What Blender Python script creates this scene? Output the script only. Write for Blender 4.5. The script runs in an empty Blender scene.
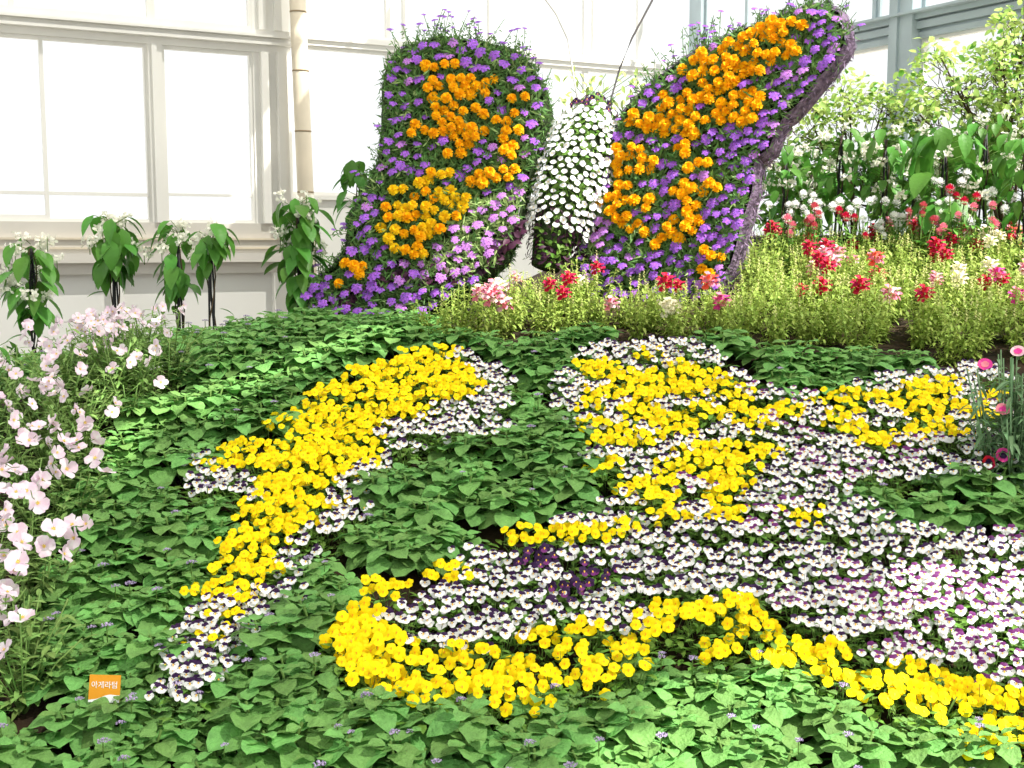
import bpy, math, random
from mathutils import Vector, Matrix, Euler
random.seed(7)
R = random.random
def U(a, b): return a + (b - a) * random.random()
sc = bpy.context.scene
C = sc.collection

# ---------------------------------------------------------------- camera, sky, sun, exposure
CAM = Vector((0, 0, 1.6)); PITCH = math.radians(6.6); F = 1200.0
cd = bpy.data.cameras.new('camera'); cam = bpy.data.objects.new('camera', cd); C.objects.link(cam)
cam.location = CAM; cam.rotation_euler = (math.radians(90) - PITCH, 0, 0)
cd.sensor_width = 36; cd.lens = 36 * F / 1024; cd.clip_start = .05
sc.camera = cam
w = bpy.data.worlds.new('sky'); sc.world = w; w.use_nodes = True
bg = w.node_tree.nodes['Background']; bg.inputs[0].default_value = (.95, .98, 1, 1); bg.inputs[1].default_value = 1.15
SUN_DIR = Vector((-.50, .26, -.83)).normalized()          # the way the light travels
sd = bpy.data.lights.new('sun', 'SUN'); sun = bpy.data.objects.new('sun', sd); C.objects.link(sun)
sd.energy = 8.8; sd.angle = math.radians(.6); sd.color = (1, .96, .88)
sun.rotation_euler = SUN_DIR.to_track_quat('-Z', 'Y').to_euler()
vs = sc.view_settings; vs.view_transform = 'Standard'; vs.look = 'None'; vs.exposure = 0.1; vs.gamma = 1; vs.use_curve_mapping = False
sc.cycles.max_bounces = 8; sc.cycles.transparent_max_bounces = 12

# ---------------------------------------------------------------- geometry of the place
def ray(px, py):
    x, y = (px - 512) / F, -(py - 384) / F
    return Vector((x, math.cos(PITCH) + y * math.sin(PITCH), -math.sin(PITCH) + y * math.cos(PITCH)))
def proj(p):
    d = Vector(p) - CAM
    f = d.y * math.cos(PITCH) - d.z * math.sin(PITCH); u = d.y * math.sin(PITCH) + d.z * math.cos(PITCH)
    return 512 + F * d.x / f, 384 - F * u / f
def sm(a, b, x):
    t = max(0, min(1, (x - a) / (b - a))); return t * t * (3 - 2 * t)
def mound(X, Y):
    p = .61 + .344 * (Y - 2.2) if Y < 4.05 else 1.246 + (.05 + .11 * sm(-.3, .6, X)) * (Y - 4.05)
    cap = 1.10 + .10 * sm(-1.5, -1.1, X) + 1.0 * sm(-.85, -.40, X) + .05 * sm(-1.1, -.85, X)
    p = min(p, cap)
    end = 4.72 + 1.3 * sm(-.86, -.6, X) + .6 * sm(0, .8, X)
    p *= 1 - sm(end, end + .25, Y)
    p *= sm(.95, 1.2, Y)
    p *= 1 - sm(-2.5, -2.9, X) if X < -2.5 else 1
    p += .012 * math.sin(X * 5.1 + 1) * math.sin(Y * 4.3)
    return max(p, .0)
def on_mound(px, py, h=0):
    d = ray(px, py); s = 1.0
    while s < 8:
        q = CAM + d * s
        if q.z < mound(q.x, q.y) + h: return q
        s += .01
    return CAM + d * 8
def inpoly(x, y, P):
    c = False; j = len(P) - 1
    for i in range(len(P)):
        xi, yi = P[i]; xj, yj = P[j]
        if (yi > y) != (yj > y) and x < (xj - xi) * (y - yi) / (yj - yi) + xi: c = not c
        j = i
    return c
def edge_dist(x, y, P):
    m = 1e9
    for i in range(len(P)):
        a = Vector(P[i]); b = Vector(P[(i + 1) % len(P)]); q = Vector((x, y)); e = b - a
        t = max(0, min(1, (q - a).dot(e) / max(e.length_squared, 1e-9)))
        m = min(m, (q - a - e * t).length)
    return m

# ---------------------------------------------------------------- materials
def lin(c):
    return tuple(((v / 255) / 12.92 if v / 255 <= .04045 else ((v / 255 + .055) / 1.055) ** 2.4) for v in c) + (1,)
def mat(name, rgb, rough=.6, trans=0., var=.0, obj_var=0., noise=0., nscale=30, rgb2=None, bump=0., bscale=80, metal=0., spec=.3):
    m = bpy.data.materials.new(name); m.use_nodes = True
    nt = m.node_tree; N = nt.nodes; L = nt.links
    b = N['Principled BSDF']; out = N['Material Output']
    b.inputs['Roughness'].default_value = rough; b.inputs['Metallic'].default_value = metal
    b.inputs['Specular IOR Level'].default_value = spec
    col = N.new('ShaderNodeRGB'); col.outputs[0].default_value = lin(rgb); sock = col.outputs[0]
    tc = N.new('ShaderNodeTexCoord')
    if noise or rgb2:
        nz = N.new('ShaderNodeTexNoise'); nz.inputs['Scale'].default_value = nscale; nz.inputs['Detail'].default_value = 4
        L.new(tc.outputs['Object'], nz.inputs['Vector'])
        mx = N.new('ShaderNodeMix'); mx.data_type = 'RGBA'
        mr = N.new('ShaderNodeMapRange'); mr.inputs[1].default_value = .3; mr.inputs[2].default_value = .7
        L.new(nz.outputs[0], mr.inputs[0]); L.new(mr.outputs[0], mx.inputs[0])
        L.new(sock, mx.inputs[6]); mx.inputs[7].default_value = lin(rgb2 or tuple(v * (1 - noise) for v in rgb)); sock = mx.outputs[2]
    if var or obj_var:
        hs = N.new('ShaderNodeHueSaturation')
        a = N.new('ShaderNodeMath'); a.operation = 'MULTIPLY_ADD'; a.inputs[1].default_value = 2 * var; a.inputs[2].default_value = 1 - var
        ge = N.new('ShaderNodeNewGeometry'); L.new(ge.outputs['Random Per Island'], a.inputs[0])
        oi = N.new('ShaderNodeObjectInfo')
        c2 = N.new('ShaderNodeMath'); c2.operation = 'MULTIPLY_ADD'; c2.inputs[1].default_value = 2 * obj_var; c2.inputs[2].default_value = 1 - obj_var
        L.new(oi.outputs['Random'], c2.inputs[0])
        mu = N.new('ShaderNodeMath'); mu.operation = 'MULTIPLY'; L.new(a.outputs[0], mu.inputs[0]); L.new(c2.outputs[0], mu.inputs[1])
        L.new(mu.outputs[0], hs.inputs['Value']); L.new(sock, hs.inputs['Color'])
        h2 = N.new('ShaderNodeMath'); h2.operation = 'MULTIPLY_ADD'; h2.inputs[1].default_value = .03; h2.inputs[2].default_value = .485
        L.new(ge.outputs['Random Per Island'], h2.inputs[0]); L.new(h2.outputs[0], hs.inputs['Hue'])
        sock = hs.outputs[0]
    L.new(sock, b.inputs['Base Color'])
    if bump:
        bz = N.new('ShaderNodeTexNoise'); bz.inputs['Scale'].default_value = bscale; bz.inputs['Detail'].default_value = 3
        L.new(tc.outputs['Object'], bz.inputs['Vector'])
        bp = N.new('ShaderNodeBump'); bp.inputs['Strength'].default_value = bump; bp.inputs['Distance'].default_value = .01
        L.new(bz.outputs[0], bp.inputs['Height']); L.new(bp.outputs[0], b.inputs['Normal'])
    if trans:
        t = N.new('ShaderNodeBsdfTranslucent'); L.new(sock, t.inputs[0])
        ms = N.new('ShaderNodeMixShader'); ms.inputs[0].default_value = trans
        L.new(b.outputs[0], ms.inputs[1]); L.new(t.outputs[0], ms.inputs[2]); L.new(ms.outputs[0], out.inputs[0])
    return m
def sheer(name, rgb, clear, glossy=0):
    m = bpy.data.materials.new(name); m.use_nodes = True
    nt = m.node_tree; N = nt.nodes; L = nt.links; N.remove(N['Principled BSDF'])
    t = N.new('ShaderNodeBsdfTransparent'); d = N.new('ShaderNodeBsdfDiffuse'); d.inputs[0].default_value = lin(rgb)
    ms = N.new('ShaderNodeMixShader'); ms.inputs[0].default_value = clear
    L.new(d.outputs[0], ms.inputs[1]); L.new(t.outputs[0], ms.inputs[2]); L.new(ms.outputs[0], N['Material Output'].inputs[0])
    return m
M = dict(
    soil=mat('soil', (62, 46, 30), .95, noise=.5, nscale=14, bump=.8, bscale=30),
    floor=mat('concrete', (188, 184, 174), .9, noise=.1, nscale=3),
    ager=mat('felted_leaf', (132, 186, 100), .6, trans=.25, var=.2, obj_var=.14, noise=.16, nscale=40, bump=.7, bscale=120, spec=.25),
    vleaf=mat('viola_leaf', (112, 154, 62), .55, trans=.25, var=.25, obj_var=.1),
    stem=mat('green_stem', (88, 120, 50), .6),
    yellow=mat('yellow_petal', (255, 222, 20), .6, trans=.22, var=.07, obj_var=.05, spec=.1),
    gold=mat('yellow_eye', (248, 168, 10), .6),
    white=mat('white_petal', (250, 249, 250), .6, trans=.2, obj_var=.03, spec=.1),
    darkp=mat('dark_purple_petal', (50, 24, 66), .6, trans=.15, var=.2, spec=.2),
    magp=mat('magenta_purple_petal', (112, 40, 112), .6, trans=.2, var=.2),
    eye=mat('eye_yellow', (250, 200, 40), .6),
    orange=mat('orange_ruffle', (255, 184, 16), .6, trans=.2, var=.13, obj_var=.06, spec=.1),
    amber=mat('amber_ruffle', (255, 212, 30), .6, trans=.2, var=.12, obj_var=.05, spec=.1),
    violet=mat('violet_floret', (176, 110, 228), .6, trans=.2, var=.16, obj_var=.14, spec=.1),
    lilac=mat('lilac_floret', (204, 138, 228), .6, trans=.2, var=.1, obj_var=.08, spec=.1),
    vdark=mat('verbena_leaf', (100, 140, 72), .6, trans=.25, var=.3, obj_var=.1),
    vpale=mat('pale_verbena_leaf', (166, 194, 120), .6, trans=.3, var=.25),
    wing=mat('moss_packing', (62, 82, 44), .95, noise=.5, nscale=30, bump=1, bscale=60),
    net=mat('purple_netting', (134, 114, 140), .9, rgb2=(70, 56, 74), nscale=45, bump=1, bscale=90),
    dry=mat('dry_lilac_wisp', (150, 130, 158), .8, trans=.1, var=.4),
    burg=mat('burgundy_leaf', (74, 38, 62), .5, trans=.2, var=.3),
    mauve=mat('mauve_fluff', (188, 172, 206), .8, var=.15, obj_var=.12),
    snapleaf=mat('snapdragon_leaf', (168, 190, 92), .55, trans=.32, var=.22, obj_var=.12),
    snapbud=mat('pale_bud', (226, 226, 156), .6, trans=.25, var=.1),
    dusty=mat('dusty_rose_petal', (206, 92, 104), .6, trans=.2, var=.15, obj_var=.1),
    crimson=mat('crimson_petal', (204, 24, 70), .6, trans=.2, var=.15, obj_var=.1),
    pink=mat('pink_petal', (236, 138, 160), .6, trans=.2, var=.12, obj_var=.1),
    cream=mat('cream_petal', (250, 244, 214), .6, trans=.2, var=.04),
    coral=mat('coral_petal', (240, 98, 76), .6, trans=.2, var=.12, obj_var=.1),
    magenta=mat('magenta_petal', (226, 66, 158), .6, trans=.2, var=.12),
    rosewhite=mat('rose_and_white_petal', (240, 200, 210), .6, trans=.2, var=.1),
    prim=mat('primrose_petal', (238, 204, 228), .6, trans=.3, var=.05, obj_var=.07, rgb2=(252, 244, 250), nscale=40, spec=.1),
    primleaf=mat('primrose_leaf', (136, 170, 92), .6, trans=.25, var=.3, obj_var=.1),
    cler=mat('ovate_leaf', (92, 150, 58), .45, trans=.28, var=.22, obj_var=.1, bump=.25, bscale=60, spec=.4),
    bract=mat('white_bract', (250, 248, 236), .6, trans=.3, var=.05),
    wire=mat('black_wire', (34, 34, 36), .5),
    bark=mat('bark', (92, 76, 56), .9, noise=.3),
    pale=mat('pale_yellow_green_leaf', (196, 218, 130), .5, trans=.45, var=.22, obj_var=.06),
    mid=mat('shrub_leaf', (116, 166, 72), .5, trans=.3, var=.25),
    dleaf=mat('blue_green_leaf', (118, 152, 108), .55, trans=.2, var=.2),
    frame=mat('cream_frame', (240, 238, 232), .5, noise=.04, nscale=2),
    sill=mat('beige_sill', (216, 211, 202), .6, noise=.04, nscale=3),
    panel=mat('white_panel', (236, 235, 230), .6, noise=.02, nscale=1.5),
    steel=mat('grey_blue_steel', (186, 200, 204), .5, noise=.08, nscale=3),
    glass=sheer('dusty_glass', (250, 252, 252), .86),
    bamboo=mat('bamboo', (226, 214, 192), .5, noise=.08, nscale=4),
    bnode=mat('bamboo_joint', (150, 132, 104), .6),
    shade=sheer('added_shade_net', (225, 228, 222), .28),
    tago=mat('orange_print', (226, 152, 30), .5), tagw=mat('white_print', (245, 246, 248), .5),
    wire_sunlit=mat('sunlit_wire', (214, 210, 204), .5), wired=mat('grey_wire', (92, 88, 88), .5),  # paler copy of the antenna wire, sunlight painted into its colour
)
NAMES = list(M)

# ---------------------------------------------------------------- mesh building
class MB:
    def __init__(s): s.v = []; s.f = []; s.m = []; s.used = []
    def add(s, vs, fs, mt, X=None):
        o = len(s.v)
        s.v += [tuple(X @ Vector(p)) for p in vs] if X is not None else [tuple(p) for p in vs]
        if mt not in s.used: s.used.append(mt)
        k = s.used.index(mt)
        for f in fs: s.f.append(tuple(i + o for i in f)); s.m.append(k)
    def merge(s, o, X):
        off = len(s.v); s.v += [tuple(X @ Vector(p)) for p in o.v]
        mp = []
        for u in o.used:
            if u not in s.used: s.used.append(u)
            mp.append(s.used.index(u))
        s.f += [tuple(i + off for i in f) for f in o.f]; s.m += [mp[k] for k in o.m]
    def mesh(s, name, smooth=True):
        me = bpy.data.meshes.new(name); me.from_pydata(s.v, [], s.f)
        for u in s.used: me.materials.append(M[u])
        me.polygons.foreach_set('material_index', s.m)
        if smooth: me.polygons.foreach_set('use_smooth', [True] * len(s.f))
        me.update(); return me
    def box(s, c, half, mt, X=None):
        x, y, z = half; c = Vector(c)
        vs = [c + Vector((a * x, b * y, d * z)) for a in (-1, 1) for b in (-1, 1) for d in (-1, 1)]
        s.add(vs, [(0, 1, 3, 2), (4, 6, 7, 5), (0, 4, 5, 1), (2, 3, 7, 6), (0, 2, 6, 4), (1, 5, 7, 3)], mt, X)
    def tube(s, pts, r, mt, n=6, r2=None):
        pts = [Vector(p) for p in pts]; vs = []; fs = []; k = len(pts)
        for i, p in enumerate(pts):
            t = (pts[min(i + 1, k - 1)] - pts[max(i - 1, 0)]).normalized()
            a = t.cross(Vector((0, 0, 1)) if abs(t.z) < .9 else Vector((1, 0, 0))).normalized(); b = t.cross(a)
            rr = r if r2 is None else r + (r2 - r) * i / (k - 1)
            for j in range(n):
                q = 2 * math.pi * j / n; vs.append(p + (a * math.cos(q) + b * math.sin(q)) * rr)
        for i in range(k - 1):
            for j in range(n):
                fs.append((i * n + j, i * n + (j + 1) % n, (i + 1) * n + (j + 1) % n, (i + 1) * n + j))
        fs.append(tuple(range(n))[::-1]); fs.append(tuple(range((k - 1) * n, k * n)))
        s.add(vs, fs, mt)
    def leaf(s, X, L, W, mt, prof=None, curl=.3, fold=.2, nu=5, crink=0.):
        prof = prof or OV; vs = []; fs = []
        ph = R() * 6
        for i in range(nu + 1):
            u = i / nu; wd = W * .5 * prof(u)
            for j, v in enumerate((-1, -.5, 0, .5, 1)):
                z = -curl * L * u * u + fold * abs(v) * wd + crink * L * math.sin(u * 13 + ph + v * 2) * abs(v)
                vs.append((v * wd, L * (u - .12 * curl * u * u), z))
        for i in range(nu):
            for j in range(4):
                a = i * 5 + j; fs.append((a, a + 1, a + 6, a + 5))
        s.add(vs, fs, mt, X)
    def blade(s, X, L, W, mt, curl=.2):
        s.add([(0, 0, 0), (W * .5, L * .45, -curl * L * .2), (0, L, -curl * L), (-W * .5, L * .45, -curl * L * .2)], [(0, 1, 2, 3)], mt, X)
    def petal(s, X, L, W, mt, cup=.15, rows=((0, .22), (.35, .8), (.7, 1.0), (1, .55)), crink=.0):
        vs = []; fs = []; k = len(rows); ph = R() * 6
        for (u, ww) in rows:
            for v in (-1, 0, 1):
                vs.append((v * W * .5 * ww, L * u * (1 - .08 * abs(v)), cup * L * u * u + crink * L * math.sin(ph + v * 2.2) * u))
        for i in range(k - 1):
            for j in range(2):
                a = i * 3 + j; fs.append((a, a + 1, a + 4, a + 3))
        s.add(vs, fs, mt, X)
def OV(u): return max(.04, math.sin(math.pi * min(1, u ** .72)) ** .8 * 1.0)            # ovate, widest below the middle
def ROUND(u): return max(.05, math.sin(math.pi * min(1, u ** .8)) ** .6)
def LANCE(u): return max(.05, math.sin(math.pi * u) ** .9)
def T(*p): return Matrix.Translation(Vector(p))
def RZ(a): return Matrix.Rotation(a, 4, 'Z')
def RX(a): return Matrix.Rotation(a, 4, 'X')
def RY(a): return Matrix.Rotation(a, 4, 'Y')
def S(k): return Matrix.Scale(k, 4)
def face(n, up=Vector((0, 0, 1)), roll=0):
    n = Vector(n).normalized(); x = Vector(up).cross(n)
    if x.length < 1e-3: x = Vector((1, 0, 0)).cross(n)
    x.normalize(); y = n.cross(x)
    return Matrix((x, y, n)).transposed().to_4x4() @ RZ(roll)

# ---------------------------------------------------------------- objects
def obj(name, me, parent=None, X=None, loc=None):
    o = bpy.data.objects.new(name, me); C.objects.link(o)
    if parent: o.parent = parent
    if X is not None: o.matrix_basis = X
    elif loc is not None: o.location = loc
    return o
def tag(o, label, cat, group=None):
    o['label'] = label; o['category'] = cat
    if group: o['group'] = group
    return o
def thing(name, label, cat, loc, group=None, rz=0):
    o = obj(name, None, None, None, loc); o.rotation_euler.z = rz; o.empty_display_size = .05
    return tag(o, label, cat, group)
def struct(name, me, X=None):
    o = obj(name, me, None, X); o['kind'] = 'structure'; return o

# ================================================================ STRUCTURE
mb = MB(); nx, ny = 130, 140
X0, X1, Y0, Y1 = -3.2, 3.4, .8, 7.0
for j in range(ny + 1):
    for i in range(nx + 1):
        x = X0 + (X1 - X0) * i / nx; y = Y0 + (Y1 - Y0) * j / ny
        mb.v.append((x, y, mound(x, y)))
mb.used = ['soil']
for j in range(ny):
    for i in range(nx):
        a = j * (nx + 1) + i; mb.f.append((a, a + 1, a + nx + 2, a + nx + 1)); mb.m.append(0)
struct('ground', mb.mesh('ground'))
mb = MB(); mb.box((0, 6, -.06), (20, 20, .05), 'floor'); struct('floor', mb.mesh('floor', False))

class Wall:
    """a vertical wall through P along d; t along it, z up, depth towards the room"""
    def __init__(s, P, d):
        s.P = Vector(P); s.d = Vector(d).normalized(); n = Vector((s.d.y, -s.d.x, 0)); s.n = n if n.dot(-s.P) > 0 else -n
        s.X = Matrix((s.d, s.n, Vector((0, 0, 1)))).transposed().to_4x4(); s.X.translation = s.P
    def at(s, px, py):
        d = ray(px, py); k = (s.P - CAM).dot(s.n) / d.dot(s.n); q = CAM + d * k - s.P
        return q.dot(s.d), q.z + s.P.z
    def bar(s, mb, t0, t1, z0, z1, y0, y1, m):
        mb.box(((t0 + t1) / 2, (y0 + y1) / 2, (z0 + z1) / 2), (abs(t1 - t0) / 2, abs(y1 - y0) / 2, abs(z1 - z0) / 2), m, s.X)
WL = Wall((-1.44, 8.0, 0), (.88, .475, 0))
CORNER = WL.P + WL.d * 3.24
WR = Wall(CORNER, (.492, -.870, 0))
ZT = 4.6
tl = lambda px, py=150: WL.at(px, py)[0]
zl = lambda px, py: WL.at(px, py)[1]
TL0, TL1 = -4.2, 3.24
# lower panels of the left wall
zs0, zs1 = zl(200, 273), zl(200, 223)
mb = MB(); WL.bar(mb, TL0, TL1, 0, zs0, -.06, 0, 'panel'); struct('wall_left', mb.mesh('wall_left', False))
mb = MB(); WL.bar(mb, tl(110, 300), tl(123, 300), 0, zs0, .002, .05, 'frame'); struct('trim_1', mb.mesh('trim', False))
mb = MB(); WL.bar(mb, tl(272, 300), tl(291, 300), 0, zs0, .002, .06, 'frame'); struct('trim_2', mb.mesh('trim', False))
# layered sill
tp = tl(291, 240)
mb = MB()
za, zb, zc = zl(200, 262), zl(200, 253), zl(200, 240)
WL.bar(mb, TL0, tp, zs0, za, -.05, .06, 'sill'); WL.bar(mb, TL0, tp, za, zb, -.05, .11, 'sill')
WL.bar(mb, TL0, tp, zb, zl(200, 249), -.05, .06, 'sill'); WL.bar(mb, TL0, tp, zl(200, 249), zl(200, 247), -.05, .075, 'bamboo')
WL.bar(mb, TL0, tp, zl(200, 247), zc, -.05, .06, 'sill'); WL.bar(mb, TL0, tp, zc, zl(200, 238), -.05, .08, 'bamboo')
WL.bar(mb, TL0, tp, zl(200, 238), zs1, -.05, .04, 'sill')
struct('trim_3', mb.mesh('trim', False))
# upper rail, layered
zr0, zr1 = zl(0, 33), zl(0, 8)
mb = MB(); h = (zr1 - zr0)
for a, b, d in ((0, .3, .03), (.3, .42, .09), (.42, .62, .05), (.62, .72, .10), (.72, 1, .02)):
    WL.bar(mb, TL0, tp, zr0 + h * a, zr0 + h * b, -.05, d, 'frame')
struct('trim_4', mb.mesh('trim', False))
# frame by the pole
mb = MB(); ta, tb = tl(254), tp
for a, b, d in ((0, .18, .02), (.18, .38, .07), (.38, .6, .04), (.6, .78, .10), (.78, 1, .06)):
    WL.bar(mb, ta + (tb - ta) * a, ta + (tb - ta) * b, zs1, zr0, -.05, d, 'frame')
    WL.bar(mb, ta + (tb - ta) * a, ta + (tb - ta) * b, zr1, ZT, -.05, d * .6, 'frame')
struct('trim_5', mb.mesh('trim', False))
def window(n, t0, t1, z0, z1, bars=(), hb=(), m='frame', wall=WL, fr=.02):
    mb = MB()
    wall.bar(mb, t0, t1, z0, z0 + fr, -.03, .01, m); wall.bar(mb, t0, t1, z1 - fr, z1, -.03, .01, m)
    wall.bar(mb, t0, t0 + fr, z0 + fr, z1 - fr, -.03, .01, m); wall.bar(mb, t1 - fr, t1, z0 + fr, z1 - fr, -.03, .01, m)
    for t, wd in bars: wall.bar(mb, t - wd / 2, t + wd / 2, z0 + fr, z1 - fr, -.028, .008, m)
    for a, b, z, wd in hb: wall.bar(mb, a, b, z - wd / 2, z + wd / 2, -.026, .006, m)
    o = struct('window_%d' % n, mb.mesh('window', False))
    mb = MB(); wall.bar(mb, t0 + fr * .5, t1 - fr * .5, z0 + fr * .5, z1 - fr * .5, -.015, -.011, 'glass'); p = obj('pane', mb.mesh('pane', False), o)
    return o
tm0, tm1 = tl(149, 130), tl(163, 130)
mb = MB(); WL.bar(mb, tm0, tm1, zs1, zr0, -.05, .04, 'frame'); WL.bar(mb, tm0 + .02, tm0 + .05, zs1, zr0, .04, .06, 'frame'); struct('trim_6', mb.mesh('trim', False))
zh = zl(100, 194); t45 = tl(45)
window(1, TL0, tm0, zs1, zr0, [(t45, .022)], [(TL0, tm0, zh, .02), (TL0, t45, zl(20, 217), .03)])
window(2, tm1, ta, zs1, zr0, [], [(tm1, ta, zl(200, 195), .016)])
window(3, TL0, ta, zr1, ZT, [(tl(11, 3), .03), (tl(149, 10), .03), (tl(153, 10), .02)])
# bay right of the pole
t3 = TL1; tq = tl(305)
zq0, zq1 = zl(312, 46), zl(312, 35)
mb = MB(); WL.bar(mb, tp, t3, zq0, zq0 + (zq1 - zq0) * .5, -.04, .03, 'frame'); WL.bar(mb, tp, t3, zq0 + (zq1 - zq0) * .5, zq1, -.04, .045, 'frame'); struct('trim_7', mb.mesh('trim', False))
zb0 = zl(330, 200)
mb = MB(); WL.bar(mb, tp, t3, zs0, zb0, -.06, 0, 'panel'); WL.bar(mb, tp, t3, zb0, zb0 + .03, -.05, .03, 'frame'); struct('wall_back', mb.mesh('wall', False))
vb = [(tl(x, 30), wd) for x, wd in ((388, .03), (404, .015), (490, .02), (586, .035), (594, .015), (640, .04))]
window(4, tp, t3, zb0 + .03, zq0, vb[:1] + vb[3:4] + vb[5:])
window(5, tp, t3, zq1, ZT, vb)
# right wall
tr = lambda px, py=60: WR.at(px, py)[0]
zr = lambda px, py: WR.at(px, py)[1]
TR1 = 5.2
zb1, zb2 = zr(900, 43), zr(900, 18)
mb = MB(); hb = zb2 - zb1
for a, b, d in ((0, .22, .04), (.22, .34, .02), (.34, .62, .06), (.62, .70, .03), (.70, .9, .08), (.9, 1, .14)):
    WR.bar(mb, .05, TR1, zb1 + hb * a, zb1 + hb * b, -.06, d, 'steel')
struct('trim_8', mb.mesh('trim', False))
mb = MB(); WR.bar(mb, 0, .14, 0, ZT, -.06, .05, 'steel'); struct('trim_9', mb.mesh('trim', False))
tpa, tpb = tr(899), tr(922)
mb = MB(); WR.bar(mb, tpa, tpb, 0, ZT, -.06, .10, 'steel'); WR.bar(mb, tpa + .03, tpa + .08, 0, ZT, .10, .115, 'steel'); struct('trim_10', mb.mesh('trim', False))
mb = MB(); WR.bar(mb, .05, TR1, 0, .95, -.06, 0, 'panel'); struct('wall_right', mb.mesh('wall', False))
window(6, .14, tpa, zb2, ZT, [(tr(747, 10), .03), (tr(790, 10), .02), (tr(875, 5), .03), (tr(880, 5), .015)], m='steel', wall=WR)
window(7, .14, tpa, .95, zb1, [(tr(790, 120), .025)], [(.14, tpa, zr(860, 95), .012)], m='frame', wall=WR)
window(8, tpb, TR1, zb2, ZT, [(tr(1000, 5), .03)], m='steel', wall=WR)
window(9, tpb, TR1, .95, zb1, [(tr(1000, 100), .03)], [(tpb, TR1, zr(960, 110), .012)], m='frame', wall=WR)

# unseen shade net added to dim the sun, holes shaped for the sun patches
ZN = 4.4
GAPS = [[(585, 775), (640, 716), (720, 690), (770, 668), (850, 700), (930, 735), (1040, 760), (1040, 830), (560, 830)],
        [(90, 445), (180, 408), (250, 380), (330, 340), (390, 328), (390, 350), (300, 382), (220, 418), (170, 440), (100, 470)],
        [(60, 430), (110, 400), (150, 380), (140, 400), (90, 440)],
        [(880, 600), (960, 560), (1040, 580), (1040, 700), (930, 660)]]
def sunlit(x, y):
    q = Vector((x, y, ZN)); s = 0
    while s < 6:
        g = q + SUN_DIR * s
        if g.z < mound(g.x, g.y) + .06: break
        s += .05
    if g.y > 4.25 and g.x > -.35 - .1: return True
    px, py = proj(g) if g.y > .5 else (0, 2000)
    return any(inpoly(px, py, G) for G in GAPS)
mb = MB(); st = .1
xx = -5.0
while xx < 6:
    yy = -3.0
    while yy < 8:
        if not sunlit(xx + st / 2, yy + st / 2):
            mb.add([(xx, yy, ZN), (xx + st, yy, ZN), (xx + st, yy + st, ZN), (xx, yy + st, ZN)], [(0, 1, 2, 3)], 'shade')
        yy += st
    xx += st
struct('unseen_shade_net', mb.mesh('unseen_shade_net', False))

# bamboo pole in front of the left wall
a = WL.P + WL.d * tl(294, 100) + WL.n * .22
mb = MB(); base = Vector((a.x + .035, a.y, 0)); top = Vector((a.x - .06, a.y, 4.3))
mb.tube([base, base.lerp(top, .5), top], .052, 'bamboo', 14)
pole = tag(obj('bamboo_pole', mb.mesh('pole')), 'tall cream jointed pole standing upright against the left glass wall', 'pole')
for k, py in enumerate((20, 76, 134, 193, 250, 310)):
    z = 1.6 + (245 - py) / F * a.y; f = z / 4.3; p = base.lerp(top, f)
    mb = MB(); mb.tube([p - Vector((0, 0, .005)), p + Vector((0, 0, .005))], .0535, 'bnode', 14); obj('joint_ring', mb.mesh('joint_ring'), pole)

# ================================================================ PLANT TEMPLATES
def viola(kind):
    mb = MB(); up, side, low = {'y': ('yellow',) * 3, 'w': ('darkp', 'white', 'white'), 'm': ('magp', 'white', 'white'), 'p': ('darkp', 'darkp', 'magp'), 'W': ('white',) * 3}[kind]
    e = lambda s: s * U(.93, 1.07)
    for a in (-.5, .5): mb.petal(RZ(a) @ T(0, .001, -.001) @ RX(-.1), e(.0165 if up == side else .0150), e(.0165 if up == side else .0155), up, -.2, crink=.05)
    for a in (-1.75, 1.75): mb.petal(RZ(a) @ T(0, .0005, .0005), e(.0165), e(.0155), side, .1, crink=.05)
    mb.petal(RZ(math.pi) @ T(0, .0, .001) @ RX(.15), e(.0165), e(.021), low, .15, crink=.05)
    mb.add([(0, .003, .003), (.0026, 0, .004), (0, -.006, .0035), (-.0026, 0, .004)], [(0, 3, 2, 1)], 'gold' if kind == 'y' else 'eye')
    if kind in 'wm':
        for s in (-1, 1): mb.add([(s * .002, 0, .0025), (s * .006, .001, .0033), (s * .0055, -.002, .0033)], [(0, 1, 2)], 'darkp')
    mb.tube([(0, 0, 0), (0, -.004, -.008), (0, -.03, -.02), (0, -.06, -.03)], .0009, 'stem', 3)
    return mb
VI = {k: [viola(k).mesh('viola_flower') for _ in range(4)] for k in 'ywmp'}
def viola_foliage():
    mb = MB()
    for k in range(44):
        a = U(0, 6.28); r = U(.005, .08); z = U(.012, .075) * (1 - r * 4)
        X = T(r * math.cos(a), r * math.sin(a), max(.01, z)) @ RZ(a - 1.57 + U(-.8, .8)) @ RX(U(-.2, .9))
        mb.leaf(X, U(.022, .036), U(.012, .018), 'vleaf', LANCE, .3, .2, 3)
    for k in range(7):
        a = U(0, 6.28); r = U(.01, .05); mb.tube([(0, 0, 0), (r * math.cos(a), r * math.sin(a), U(.05, .075))], .0013, 'stem', 3)
    return mb.mesh('viola_foliage')
VF = [viola_foliage() for _ in range(6)]
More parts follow.
